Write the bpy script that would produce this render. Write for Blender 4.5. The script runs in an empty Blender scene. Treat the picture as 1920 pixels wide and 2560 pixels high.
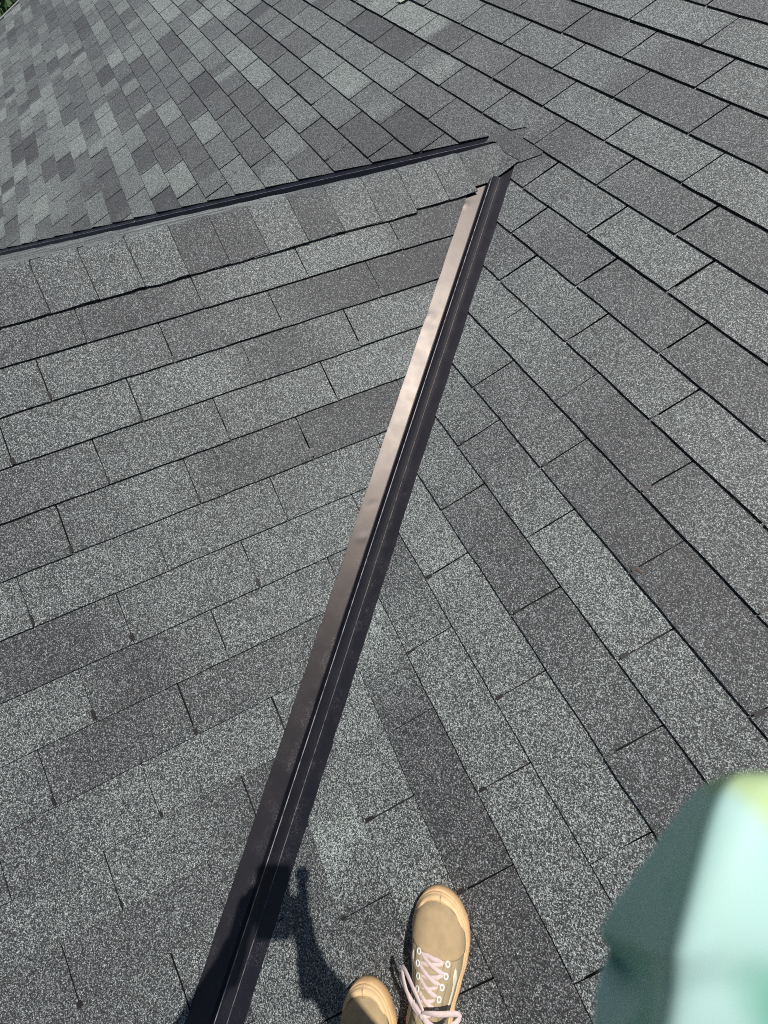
import bpy, bmesh, math, random
from mathutils import Vector, Matrix
import numpy as np
random.seed(7); rng = np.random.default_rng(11)
scene = bpy.context.scene
COL = scene.collection

# ------------------------------------------------------------------ camera
CAM = np.array([1.41611682, -1.13810510, 0.627297734])
RC = np.array([[0.44342186, 0.89617741, -0.01559168],      # right
               [0.77451234, -0.39186209, -0.49656293],     # down
               [-0.45111827, 0.20811091, -0.86786068]])    # forward
FPX = 1052.64
cam = bpy.data.cameras.new('camera'); camo = bpy.data.objects.new('camera', cam); COL.objects.link(camo)
camo.matrix_world = Matrix(((RC[0,0], -RC[1,0], -RC[2,0], CAM[0]), (RC[0,1], -RC[1,1], -RC[2,1], CAM[1]),
                            (RC[0,2], -RC[1,2], -RC[2,2], CAM[2]), (0,0,0,1)))
cam.sensor_fit = 'HORIZONTAL'; cam.sensor_width = 36; cam.lens = 36*FPX/1920
cam.clip_start = 0.004; cam.clip_end = 400
cam.dof.use_dof = True; cam.dof.focus_distance = 1.15; cam.dof.aperture_fstop = 21
scene.camera = camo

def ray(px, py):
    d = np.array([(px-960)/FPX, (py-1280)/FPX, 1.0]) @ RC
    return d/np.linalg.norm(d)
def project(P):
    v = RC @ (np.asarray(P)-CAM)
    return 960+FPX*v[0]/v[2], 1280+FPX*v[1]/v[2], v[2]
def camp(x, y, z): return CAM + np.array([x, y, z]) @ RC            # camera-frame metres -> world

# ------------------------------------------------------------------ light
SUN_TO = -ray(710, 2174)                                           # the phone's own shadow marks the antisolar direction
sun = bpy.data.lights.new('sun', 'SUN'); suno = bpy.data.objects.new('sun', sun); COL.objects.link(suno)
sun.energy = 4.6; sun.angle = math.radians(0.53); sun.color = (1.0, 0.965, 0.92)
suno.rotation_euler = Vector(SUN_TO).to_track_quat('Z', 'Y').to_euler(); suno.location = (0, 0, 20)
w = bpy.data.worlds.new('World'); scene.world = w; w.use_nodes = True
nt = w.node_tree; bg = nt.nodes['Background']; sky = nt.nodes.new('ShaderNodeTexSky')
sky.sky_type = 'NISHITA'; sky.sun_disc = False
sky.sun_elevation = math.asin(SUN_TO[2]); sky.sun_rotation = math.atan2(SUN_TO[0], SUN_TO[1])
nt.links.new(sky.outputs[0], bg.inputs[0]); bg.inputs[1].default_value = 0.052
scene.view_settings.view_transform = 'Standard'; scene.view_settings.look = 'None'
scene.view_settings.exposure = -0.08; scene.view_settings.gamma = 1.0
scene.view_settings.use_curve_mapping = False
scene.cycles.use_denoising = False; scene.cycles.filter_width = 1.05
scene.cycles.max_bounces = 5; scene.cycles.diffuse_bounces = 2; scene.cycles.glossy_bounces = 2; scene.cycles.sample_clamp_indirect = 4

# ------------------------------------------------------------------ materials
def mat(name):
    m = bpy.data.materials.new(name); m.use_nodes = True
    return m, m.node_tree.nodes, m.node_tree.links, m.node_tree.nodes['Principled BSDF']
def N(nodes, t, **k):
    n = nodes.new(t)
    for a, b in k.items():
        if a.startswith('i_'):
            key = a[2:]; n.inputs[int(key) if key.isdigit() else key.replace('_', ' ')].default_value = b
        else: setattr(n, a, b)
    return n
def ramp(nodes, stops):
    r = nodes.new('ShaderNodeValToRGB'); e = r.color_ramp.elements
    while len(e) < len(stops): e.new(0.5)
    for k, (p, c) in enumerate(stops): e[k].position = p; e[k].color = (*c, 1)
    return r
def math_(nodes, links, op, a, b):
    n = nodes.new('ShaderNodeMath'); n.operation = op
    for k, v in enumerate((a, b)):
        if hasattr(v, 'node'): links.new(v, n.inputs[k])
        else: n.inputs[k].default_value = v
    return n.outputs[0]
def simple(name, col, rough=0.6, var=0.0, scale=40, metallic=0, bump=0, spec=0.5):
    m, n, l, b = mat(name)
    b.inputs['Base Color'].default_value = (*col, 1); b.inputs['Roughness'].default_value = rough
    b.inputs['Metallic'].default_value = metallic; b.inputs['Specular IOR Level'].default_value = spec
    if var or bump:
        tc = N(n, 'ShaderNodeTexCoord'); ns = N(n, 'ShaderNodeTexNoise', i_Scale=scale, i_Detail=6.0, i_Roughness=0.65)
        l.new(tc.outputs['Object'], ns.inputs['Vector'])
        if var:
            r = ramp(n, [(0.3, tuple(c*(1-var) for c in col)), (0.7, tuple(min(1, c*(1+var)) for c in col))])
            l.new(ns.outputs[0], r.inputs[0]); l.new(r.outputs[0], b.inputs['Base Color'])
        if bump:
            bp = N(n, 'ShaderNodeBump', i_Strength=bump, i_Distance=0.002); l.new(ns.outputs[0], bp.inputs['Height']); l.new(bp.outputs[0], b.inputs['Normal'])
    return m

def shingle_material():
    m, n, l, b = mat('mineral granule shingle')
    geo = N(n, 'ShaderNodeNewGeometry'); at = N(n, 'ShaderNodeAttribute', attribute_name='tone')
    pos = geo.outputs['Position']
    v1 = N(n, 'ShaderNodeTexVoronoi', i_Scale=580.0); v2 = N(n, 'ShaderNodeTexVoronoi', i_Scale=1080.0)
    l.new(pos, v1.inputs['Vector']); l.new(pos, v2.inputs['Vector'])
    s1 = N(n, 'ShaderNodeSeparateColor'); l.new(v1.outputs['Color'], s1.inputs[0])
    s2 = N(n, 'ShaderNodeSeparateColor'); l.new(v2.outputs['Color'], s2.inputs[0])
    blot = N(n, 'ShaderNodeTexNoise', i_Scale=95.0, i_Detail=3.0); l.new(pos, blot.inputs['Vector'])
    big = N(n, 'ShaderNodeTexNoise', i_Scale=7.0, i_Detail=4.0, i_Roughness=0.7); l.new(pos, big.inputs['Vector'])
    g = math_(n, l, 'ADD', math_(n, l, 'MULTIPLY', s1.outputs[0], 0.62), math_(n, l, 'MULTIPLY', s2.outputs[0], 0.38))
    tone = at.outputs['Fac']
    k = math_(n, l, 'ADD', g, math_(n, l, 'MULTIPLY', math_(n, l, 'SUBTRACT', tone, 0.5), 0.23))
    k = math_(n, l, 'ADD', k, math_(n, l, 'MULTIPLY', math_(n, l, 'SUBTRACT', blot.outputs[0], 0.5), 0.12))
    k = math_(n, l, 'ADD', k, math_(n, l, 'MULTIPLY', math_(n, l, 'SUBTRACT', big.outputs[0], 0.5), 0.10))
    rl = ramp(n, [(0.22, (0.004, 0.0045, 0.005)), (0.42, (0.018, 0.0205, 0.0205)), (0.56, (0.058, 0.069, 0.066)), (0.72, (0.222, 0.262, 0.249)), (0.92, (0.62, 0.67, 0.63))])
    rd = ramp(n, [(0.22, (0.0045, 0.0045, 0.005)), (0.42, (0.0190, 0.0195, 0.021)), (0.56, (0.058, 0.060, 0.0640)), (0.72, (0.218, 0.225, 0.233)), (0.92, (0.60, 0.61, 0.61))])
    l.new(k, rl.inputs[0]); l.new(k, rd.inputs[0])
    mx = N(n, 'ShaderNodeMix', data_type='RGBA'); l.new(tone, mx.inputs[0]); l.new(rd.outputs[0], mx.inputs[6]); l.new(rl.outputs[0], mx.inputs[7])
    # rare rust-brown granules and thin dust
    br = math_(n, l, 'GREATER_THAN', s1.outputs[1], 0.972)
    mb = N(n, 'ShaderNodeMix', data_type='RGBA'); l.new(math_(n, l, 'MULTIPLY', br, 0.35), mb.inputs[0]); l.new(mx.outputs[2], mb.inputs[6]); mb.inputs[7].default_value = (0.20, 0.12, 0.07, 1)
    l.new(mb.outputs[2], b.inputs['Base Color'])
    b.inputs['Roughness'].default_value = 0.66; b.inputs['Specular IOR Level'].default_value = 0.8
    b.inputs['Sheen Weight'].default_value = 0.12; b.inputs['Sheen Roughness'].default_value = 0.4
    bp = N(n, 'ShaderNodeBump', i_Strength=0.55, i_Distance=0.0022); l.new(g, bp.inputs['Height']); l.new(bp.outputs[0], b.inputs['Normal'])
    return m
M_SH = shingle_material()
M_BUTT = simple('cut asphalt edge', (0.012, 0.012, 0.013), 0.85, 0.5, 200)
M_SLOT = simple('granules and dirt under the slots', (0.016, 0.014, 0.012), 0.9, 0.6, 60)
M_SEAL = simple('dark asphalt sealant', (0.018, 0.015, 0.013), 0.5, 0.4, 150)

def flashing_material():
    m, n, l, b = mat('dark bronze painted sheet metal')
    tc = N(n, 'ShaderNodeTexCoord'); geo = N(n, 'ShaderNodeNewGeometry'); pos = geo.outputs['Position']
    ns = N(n, 'ShaderNodeTexNoise', i_Scale=9.0, i_Detail=5.0); l.new(pos, ns.inputs['Vector'])
    dust = N(n, 'ShaderNodeTexNoise', i_Scale=420.0, i_Detail=3.0); l.new(pos, dust.inputs['Vector'])
    patch = N(n, 'ShaderNodeTexNoise', i_Scale=22.0, i_Detail=5.0); l.new(pos, patch.inputs['Vector'])
    at = N(n, 'ShaderNodeAttribute', attribute_name='scuff_glint')
    vs = N(n, 'ShaderNodeTexVoronoi', feature='DISTANCE_TO_EDGE', i_Scale=120.0)
    wv = N(n, 'ShaderNodeTexNoise', i_Scale=60.0); l.new(pos, wv.inputs['Vector'])
    mv = N(n, 'ShaderNodeMix', data_type='VECTOR'); mv.inputs[0].default_value = 0.03; l.new(pos, mv.inputs[4]); l.new(wv.outputs[1], mv.inputs[5]); l.new(mv.outputs[1], vs.inputs['Vector'])
    line = math_(n, l, 'LESS_THAN', vs.outputs[0], 0.035)
    gate = ramp(n, [(0.47, (0, 0, 0)), (0.62, (1, 1, 1))]); l.new(patch.outputs[0], gate.inputs[0])
    sc = math_(n, l, 'MULTIPLY', math_(n, l, 'MULTIPLY', line, gate.outputs[0]), at.outputs['Fac'])
    dg = ramp(n, [(0.68, (0, 0, 0)), (0.73, (1, 1, 1))]); l.new(dust.outputs[0], dg.inputs[0])
    sp = math_(n, l, 'MULTIPLY', dg.outputs[0], math_(n, l, 'ADD', 0.25, at.outputs['Fac']))
    a = math_(n, l, 'MINIMUM', math_(n, l, 'ADD', math_(n, l, 'MULTIPLY', sc, 0.16), math_(n, l, 'MULTIPLY', sp, 0.12)), 1.0)
    r = ramp(n, [(0.3, (0.0075, 0.0082, 0.0130)), (0.7, (0.0100, 0.0105, 0.0160))]); l.new(ns.outputs[0], r.inputs[0])
    mx = N(n, 'ShaderNodeMix', data_type='RGBA'); l.new(a, mx.inputs[0]); l.new(r.outputs[0], mx.inputs[6]); mx.inputs[7].default_value = (0.5, 0.5, 0.52, 1)
    glint_wear = N(n, 'ShaderNodeMapRange'); glint_wear.inputs[1].default_value = 1.3; glint_wear.inputs[2].default_value = 2.2; l.new(at.outputs['Fac'], glint_wear.inputs[0])  # pale mix: sun glint painted into the worn rib crest, plus the dusty crease
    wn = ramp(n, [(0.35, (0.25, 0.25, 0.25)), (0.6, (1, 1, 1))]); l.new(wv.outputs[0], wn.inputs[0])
    mw = N(n, 'ShaderNodeMix', data_type='RGBA'); l.new(math_(n, l, 'MULTIPLY', glint_wear.outputs[0], wn.outputs[0]), mw.inputs[0]); l.new(mx.outputs[2], mw.inputs[6]); mw.inputs[7].default_value = (0.45, 0.45, 0.45, 1)
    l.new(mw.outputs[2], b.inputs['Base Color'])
    b.inputs['IOR'].default_value = 1.62; b.inputs['Anisotropic'].default_value = 0.42; tg = N(n, 'ShaderNodeCombineXYZ', i_0=0.68, i_1=-0.68, i_2=-0.272); l.new(tg.outputs[0], b.inputs['Tangent']); b.inputs['Specular Tint'].default_value = (1.0, 0.87, 0.78, 1)
    rr = ramp(n, [(0.3, (0.385, 0.385, 0.385)), (0.75, (0.43, 0.43, 0.43))]); l.new(patch.outputs[0], rr.inputs[0]); l.new(rr.outputs[0], b.inputs['Roughness'])
    bp = N(n, 'ShaderNodeBump', i_Strength=0.13, i_Distance=0.004); l.new(ns.outputs[0], bp.inputs['Height']); l.new(bp.outputs[0], b.inputs['Normal'])
    return m
M_FLASH = flashing_material()
M_TRIM = simple('grey rake trim', (0.30, 0.31, 0.31), 0.6, 0.15)
M_WALL = simple('painted wall', (0.55, 0.53, 0.48), 0.8, 0.1)
M_DECK = simple('roof decking', (0.22, 0.15, 0.09), 0.8, 0.2)
M_GRASS = simple('grass ground', (0.045, 0.075, 0.025), 0.95, 0.5, 3)
M_BARK = simple('bark', (0.09, 0.065, 0.045), 0.9, 0.4, 12)
M_LEAF = simple('leaf green', (0.035, 0.085, 0.03), 0.55, 0.4, 1.5)

# ------------------------------------------------------------------ helpers
def mesh_obj(name, verts, faces, mats, parent=None, fmat=None, smooth=False, tone=None, attr='tone'):
    me = bpy.data.meshes.new(name); me.from_pydata([tuple(map(float, v)) for v in verts], [], faces)
    for m in (mats if isinstance(mats, (list, tuple)) else [mats]): me.materials.append(m)
    if fmat is not None: me.polygons.foreach_set('material_index', fmat)
    if smooth: me.polygons.foreach_set('use_smooth', [True]*len(me.polygons))
    if tone is not None:
        a = me.attributes.new(attr, 'FLOAT', 'POINT'); a.data.foreach_set('value', np.asarray(tone, dtype=np.float32))
    me.update()
    o = bpy.data.objects.new(name, me); COL.objects.link(o)
    if parent is not None: o.parent = parent
    return o
def empty(name, loc=(0,0,0), parent=None):
    o = bpy.data.objects.new(name, None); COL.objects.link(o); o.location = loc; o.empty_display_size = 0.05
    if parent is not None: o.parent = parent
    return o
def tag(o, label=None, cat=None, group=None, kind=None):
    for k, v in (('label', label), ('category', cat), ('group', group), ('kind', kind)):
        if v: o[k] = v
    return o
def box(x0, x1, y0, y1, z0, z1):
    v = [(x, y, z) for z in (z0, z1) for y in (y0, y1) for x in (x0, x1)]
    return v, [(0,2,3,1), (4,5,7,6), (0,1,5,4), (2,6,7,3), (0,4,6,2), (1,3,7,5)]

# ------------------------------------------------------------------ roof geometry
PITCH = 0.38057; CP, SP, TP = math.cos(PITCH), math.sin(PITCH), math.tan(PITCH)
E = 0.127
NM = np.array([0, -SP, CP]); NL = np.array([SP, 0, CP]); NR = np.array([-SP, 0, CP])
def Mw(a, b, h=0): return np.array([a, b*CP, b*SP]) + h*NM           # main slope: a along the course, b up the slope
def Lw(c, d, h=0): return np.array([d*CP, c, -d*SP]) + h*NL          # near gable slope: c along the ridge, d down the slope
def Rw(c, d, h=0): return np.array([-d*CP, c, -d*SP]) + h*NR         # far gable slope
def to_M(px, py):
    d = ray(px, py); t = -(NM@CAM)/(NM@d); P = CAM+t*d; return P[0], P[1]*CP+P[2]*SP
def to_L(px, py):
    d = ray(px, py); t = -(NL@CAM)/(NL@d); P = CAM+t*d; return P[1], P[0]*CP-P[2]*SP
A0M, B0M, WM, STM = 0.608243, -0.454557, 0.303827, 0.128429
C0L, D0L, WL, STL = -1.427608, 0.256745, 0.307775, 0.127616
M_AMIN, M_AMAX, M_BMIN, M_BMAX = -7.5, 3.6, -3.0, 2.2
L_CMIN, L_DMAX = -4.2, 3.0
OFF = 0.063                                                          # shingle cut line beside the valley

# shades of the blended shingles as seen in the photograph: picture position -> shade 0 dark .. 1 pale
K = 960/1659
def zz(ox, oy, s, lst): return [(ox+x*s, oy+y*s, t) for x, y, t in lst]
SM = zz(960, 480, K, [(560,100,.6),(660,60,.6),(650,130,.55),(780,180,.35),(900,270,.3),(1000,130,.65),(1150,230,.75),(1300,330,.65),(1150,80,.4),(1250,130,.35),(1400,200,.3),(1550,250,.3),(1550,120,.6),(540,230,.3),(600,340,.7),(750,430,.65),(950,380,.4),(1100,500,.35),(1250,600,.4),(1350,420,.65),(1500,520,.6),(470,430,.7),(540,500,.7),(850,600,.6),(1000,720,.55),(1200,850,.7),(1300,700,.4),(1450,800,.3),(1600,900,.3),(430,650,.75),(370,750,.7),(620,600,.75),(700,750,.7),(800,800,.65),(480,850,.35),(600,950,.45),(750,1080,.65),(850,880,.35),(1000,1000,.15),(1150,1150,.2),(1300,980,.55),(1450,1100,.7),(1600,1250,.6),(330,950,.7),(400,1050,.7),(450,1080,.25),(550,1150,.35),(650,1300,.65),(700,1420,.7),(800,1150,.4),(900,1300,.25),(1050,1450,.2),(1200,1300,.4),(1400,1400,.55),(1500,1500,.5),(250,1180,.75),(330,1250,.8),(330,1350,.3),(500,1500,.3),(600,1600,.3),(700,1500,.8),(850,1600,.85),(1300,1580,.2),(150,1400,.85),(250,1500,.85)])
SM += zz(960, 1400, K, [(300,200,.8),(420,380,.7),(550,500,.8),(150,450,.75),(300,600,.75),(430,800,.7),(620,300,.35),(800,500,.45),(900,650,.6),(900,250,.8),(1100,450,.7),(1300,650,.6),(1200,150,.2),(1400,350,.2),(1550,550,.45),(150,800,.25),(250,1000,.3),(400,1250,.2),(500,900,.75),(600,1100,.7),(900,1100,.75),(700,750,.65),(1050,900,.35),(1200,1050,.3),(50,950,.75),(100,1200,.75),(550,1500,.2),(700,1700,.25),(1000,1400,.7),(850,1600,.6),(950,1850,.7)])
SM += zz(960, 0, K, [(620,80,.35),(830,100,.3),(1000,20,.7),(1250,60,.7),(1500,40,.4),(1250,230,.25),(1600,250,.7),(1100,260,.7),(1250,400,.3),(1450,420,.6),(1600,550,.3),(900,480,.6),(620,470,.55),(650,320,.35),(880,250,.65),(850,600,.4),(1050,560,.7),(1350,700,.7),(1150,800,.35),(1050,700,.6),(750,780,.65),(700,880,.5),(1500,650,.35),(640,680,.15),(700,650,.15)])
SL = zz(0, 560, 1.0084, [(60,310,.4),(150,280,.4),(330,220,.2),(450,180,.35),(560,160,.7),(700,110,.75),(850,80,.75),(40,400,.6),(250,330,.65),(360,290,.5),(480,290,.3),(600,250,.45),(680,230,.65),(780,190,.2),(880,150,.2),(60,500,.6),(200,450,.65),(400,400,.7),(550,350,.75),(680,330,.25),(780,290,.4),(860,260,.65),(920,250,.7),(80,630,.35),(200,600,.55),(330,520,.6),(480,480,.6),(620,420,.6),(750,400,.7),(900,350,.8),(60,740,.35),(200,720,.5),(420,650,.75),(560,600,.3),(700,540,.35),(820,480,.2),(930,430,.25),(100,850,.6),(250,800,.65),(420,760,.7),(600,690,.6),(800,600,.7),(400,870,.55),(550,840,.5),(700,750,.75),(850,700,.75)])
SL += zz(0, 1400, K, [(300,130,.7),(650,100,.65),(150,450,.2),(400,300,.25),(100,400,.3),(700,250,.8),(1000,150,.8),(250,600,.75),(600,550,.15),(850,300,.65),(1150,350,.35),(100,700,.7),(450,780,.2),(700,680,.25),(950,560,.25),(1200,500,.75),(100,950,.75),(350,1000,.3),(500,900,.35),(750,800,.75),(1100,700,.75),(300,1150,.65),(850,1000,.7),(1100,950,.3),(100,1250,.4),(600,1250,.7),(300,1400,.6),(750,1400,.45),(950,1300,.5),(100,1700,.5),(500,1650,.4),(800,1750,.6)])
def tone_table(samples, conv, origin, sign):
    tab = {}
    for px, py, t in samples:
        u, v = conv(px, py)
        r = math.floor((v-origin)/E) if sign > 0 else math.ceil((v-origin)/E)
        tab.setdefault(r, []).append((u, t))
    return tab
TM = tone_table(SM, to_M, B0M, 1); TL = tone_table(SL, to_L, D0L, -1)
def make_base(seed, uj, Wt):
    cache = {}
    def f(r, u):
        if r not in cache:
            g = np.random.default_rng(seed+1000+r); n0 = math.floor((-9-uj(r, 0))/Wt); xs = []
            for n in range(n0, n0+56):
                if g.random() < 0.85 or not xs: xs.append(uj(r, n))
                if g.random() < 0.3: xs.append(uj(r, n)+Wt*g.uniform(0.3, 0.7))
            cache[r] = (np.array(xs), np.clip(g.normal(0.52, 0.26, len(xs)), 0.05, 0.98))
        xs, ts = cache[r]; i = int(np.searchsorted(xs, u))-1; i = max(0, min(i, len(xs)-2))
        s = (xs[i+1]-u)/0.008
        return ts[i] if s > 1 else ts[i]*s+ts[i+1]*(1-s)
    return f
baseM, baseL, baseR = make_base(1, lambda r, n: A0M+WM*n-STM*r, WM), make_base(2, lambda r, n: C0L+WL*n-STL*r, WL), make_base(3, lambda r, n: C0L+WL*n+STL*r, WL)
def toner(tab, base):
    def f(r, u):
        num = 0.05*base(r, u); den = 0.05
        for uu, t in tab.get(r, ()):
            wgt = math.exp(-((u-uu)/0.10)**2); num += wgt*t; den += wgt
        v = num/den
        return 0.5+(v-0.5)*1.12
    return f
toneM, toneL, toneR = toner(TM, baseM), toner(TL, baseL), toner({}, baseR)

def clip(poly, nx, ny, c):                                           # keep nx*x+ny*y >= c
    out = []
    for i in range(len(poly)):
        p, q = poly[i], poly[(i+1) % len(poly)]; dp = nx*p[0]+ny*p[1]-c; dq = nx*q[0]+ny*q[1]-c
        if dp >= 0: out.append(p)
        if (dp >= 0) != (dq >= 0):
            t = dp/(dp-dq); out.append((p[0]+t*(q[0]-p[0]), p[1]+t*(q[1]-p[1])))
    return out
def area(p): return 0.5*abs(sum(p[i][0]*p[(i+1)%len(p)][1]-p[(i+1)%len(p)][0]*p[i][1] for i in range(len(p)))) if len(p) > 2 else 0

def tab_geo(poly, v0, up, W, row, tone, lift):
    """one shingle tab: poly in slope coordinates (u, v); v0 = its butt line, up = +1 when the slope rises with v"""
    # resample the outline
    pts = []
    g = random.Random(hash((round(poly[0][0], 3), row)))
    for i in range(len(poly)):
        p, q = poly[i], poly[(i+1) % len(poly)]; L = math.hypot(q[0]-p[0], q[1]-p[1])
        if L < 1e-4: continue
        n = max(1, round(L/0.045))
        for k in range(n):
            t = k/n; j = 0.0 if k == 0 else g.gauss(0, 0.0006)
            pts.append((p[0]+t*(q[0]-p[0])-j*(q[1]-p[1])/L, p[1]+t*(q[1]-p[1])+j*(q[0]-p[0])/L))
    us = [p[0] for p in pts]; u0, u1 = min(us), max(us)
    def h(p):
        s = (p[1]-v0)*up/E; f = (p[0]-u0)/max(u1-u0, 1e-4)
        return 0.0066 - 0.0040*s + (lift[0]*(1-f)+lift[1]*f)*max(0, 1-s*1.6)**2 + g.uniform(-1, 1)*0.00015
    n = len(pts); verts = []; tn = []
    cx = sum(p[0] for p in pts)/n; cy = sum(p[1] for p in pts)/n
    for p in pts: verts.append(W(p[0], p[1], h(p))); tn.append(tone(row, p[0]))
    for p in pts: verts.append(W(p[0], p[1], -0.0040)); tn.append(0.2)
    faces = []; fm = []
    # top cut into strips between the two long sides so the shade follows the course
    if len(poly) == 4 and abs(poly[0][0]-poly[3][0]) < 1e-6 and abs(poly[1][0]-poly[2][0]) < 1e-6:
        nx = max(1, round((poly[1][0]-poly[0][0])/0.045)); ny = max(1, round(abs(poly[3][1]-poly[0][1])/0.045))
        # outline order: bottom nx, right side ny, top nx, left side ny
        if n == 2*(nx+ny):
            for i in range(nx):
                t0 = nx+ny+(nx-i); t1 = nx+ny+(nx-i-1); r0 = t0 % n
                if i == 0 and i == nx-1: ring = list(range(n))
                elif i == 0: ring = [0, 1, t1, t0]+[t0+k for k in range(1, ny)]
                elif i == nx-1: ring = [i]+[i+1+k for k in range(ny)]+[t1, t0]
                else: ring = [i, i+1, t1, t0]
                faces.append(tuple(x % n for x in ring)); fm.append(0)
            for i in range(n): faces.append((i, n+i, n+(i+1) % n, (i+1) % n)); fm.append(1)
            return verts, faces, fm, tn
    verts.append(W(cx, cy, 0.0066-0.0040*((cy-v0)*up/E))); tn.append(tone(row, cx))
    for i in range(n):
        faces.append((i, (i+1) % n, 2*n)); fm.append(0)
        faces.append((i, n+i, n+(i+1) % n, (i+1) % n)); fm.append(1)
    return verts, faces, fm, tn
def orient(verts, faces, nrm):
    a, b, c = (np.array(verts[i]) for i in faces[0][:3])
    if np.cross(b-a, c-a) @ nrm < 0: faces[:] = [tuple(reversed(f)) for f in faces]

def screen_area(verts):
    P = [project(v) for v in verts]
    if any(p[2] < 0.05 for p in P): return 0
    x = np.clip([p[0] for p in P], -150, 2070); y = np.clip([p[1] for p in P], -150, 2710)
    if max(p[0] for p in P) < 0 or min(p[0] for p in P) > 1920 or max(p[1] for p in P) < 0 or min(p[1] for p in P) > 2560: return 0
    return area(list(zip(x, y)))

def build_slope(rows, vrow, up, W, nrm, u_joint, umin, umax, clips, tone, Wt, seal, part, limit, extra=()):
    tabs = []; sealv, sealf = [], []
    for r in rows:
        v0 = vrow(r); g = random.Random(r*31+up)
        n0 = math.floor((umin-u_joint(r, 0))/Wt)-1; n1 = math.ceil((umax-u_joint(r, 0))/Wt)+1
        wob = g.gauss(0, 0.0012)
        for n in range(n0, n1):
            gap0, gap1 = (random.Random(r*977+k*13+up).uniform(*((0.0020, 0.0034) if up > 0 and r >= 1 and u_joint(r, k) > -1.2 else (0.0030, 0.0044) if up > 0 and u_joint(r, k) < -0.9 else (0.0007, 0.0017))) for k in (n, n+1))
            ua = u_joint(r, n)+gap0; ub = u_joint(r, n+1)-gap1
            ua, ub = max(ua, umin), min(ub, umax)
            if ub-ua < 0.004: continue
            tj = [v0+wob+g.gauss(0, 0.0007) for _ in range(2)]; top = v0+up*(E+0.022)
            poly = [(ua, tj[0]), (ub, tj[1]), (ub, top), (ua, top)]
            far_ = 0.0014 if up > 0 and ua < -1.2 else 0.0
            lift = (far_+abs(g.gauss(0, 0.0009)), far_+abs(g.gauss(0, 0.0009)))
            for P in clips(poly):
                if area(P) < 8e-6: continue
                vs, fs, fm, tn = tab_geo(P, v0, up, W, r, tone, lift); orient(vs, fs, nrm)
                tabs.append((screen_area([W(p[0], p[1]) for p in P]), vs, fs, fm, tn))
            if seal and g.random() < (0.7 if up < 0 or r < 1 else 0.12):
                uj = u_joint(r, n)+g.uniform(-0.002, 0.003); wd = g.uniform(0.0026, 0.0050); ln = g.uniform(0.010, 0.024); s0 = g.uniform(0.002, 0.007)
                q = [(uj-wd, v0+up*s0), (uj+wd, v0+up*s0), (uj+wd*0.8, v0+up*(s0+ln)), (uj-wd, v0+up*(s0+ln*0.9))]
                if umin < uj < umax and area(q) and any(abs(area(c)-area(q)) < 1e-6 for c in clips(q)):
                    o = len(sealv)
                    sealv += [W(a, b, 0.0084) for a, b in q]+[W(a, b, -0.003) for a, b in q]
                    sealf += [(o, o+1, o+2, o+3)]+[(o+i, o+4+i, o+4+(i+1)%4, o+(i+1)%4) for i in range(4)]
    tabs += list(extra)
    tabs.sort(key=lambda t: -t[0])
    nobj = 0; rest = ([], [], [], [])
    for sa, vs, fs, fm, tn in tabs:
        if sa > 90 and nobj < limit:
            c = np.mean(vs, axis=0); o = mesh_obj('shingle', [v-c for v in vs], fs, [M_SH, M_BUTT], part, fm, False, tn); o.location = c; nobj += 1
        else:
            k = len(rest[0]); rest[0].extend(vs); rest[1].extend(tuple(i+k for i in f) for f in fs); rest[2].extend(fm); rest[3].extend(tn)
    if rest[0]: tag(mesh_obj('distant_shingles', rest[0], rest[1], [M_SH, M_BUTT], part, rest[2], False, rest[3]), kind='stuff')
    if sealv: tag(mesh_obj('sealant_spots', sealv, sealf, M_SEAL, part), kind='stuff')
    return nobj

house = empty('house', (0, 0, -4.5))
tag(house, 'house roof of grey asphalt shingles with dark metal valleys filling the picture', 'house')
house_inv = Matrix.Translation((0, 0, 4.5))
class _H: pass
def under_house(o): o.parent = house; o.matrix_parent_inverse = house_inv; return o

kv = 1/CP                                                           # valley in main-slope coordinates: b = -|a|*kv
lm = math.hypot(1, kv)
def clipM(poly):
    us = [p[0] for p in poly]
    if min(us) >= 0: parts = [(poly, 1)]
    elif max(us) <= 0: parts = [(poly, -1)]
    else: 
        if min(p[1] for p in poly) > 0.14: return [poly]
        parts = [(clip(poly, 1, 0, 0), 1), (clip(poly, -1, 0, 0), -1)]
    return [c for c in (clip(p, s*kv/lm, 1/lm, OFF) for p, s in parts if len(p) > 2) if len(c) > 2]
ll = math.hypot(1, CP)
def clipL(poly):
    c = clip(poly, -1/ll, -CP/ll, OFF); return [c] if len(c) > 2 else []

# --- decks (what shows in the slots) and slabs
def slab(name, W, outline, nrm, label):
    n = len(outline); v = [W(a, b, -0.0034) for a, b in outline]+[W(a, b, -0.09) for a, b in outline]
    f = [tuple(range(n)), tuple(range(2*n-1, n-1, -1))]+[(i, n+i, n+(i+1)%n, (i+1)%n) for i in range(n)]
    a, b, c = (np.array(v[i]) for i in (0, 1, 2))
    if np.cross(b-a, c-a)@nrm < 0: f = [tuple(reversed(x)) for x in f]
    o = mesh_obj(name, v, f, [M_SLOT, M_DECK], None, [0]+[1]*(n+1)); under_house(o); o['label'] = label; return o
main_slope = slab('main_roof_slope', Mw, [(M_AMIN, M_BMIN), (M_BMIN/kv, M_BMIN), (0, 0), (-M_BMIN/kv, M_BMIN), (M_AMAX, M_BMIN), (M_AMAX, M_BMAX), (M_AMIN, M_BMAX)], NM, 'main roof slope rising to the upper right behind the valley')
gable_slope = slab('gable_roof_slope', Lw, [(0, 0), (L_CMIN, 0), (L_CMIN, L_DMAX), (-L_DMAX*CP, L_DMAX)], NL, 'gable roof slope left of the metal valley')
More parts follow.
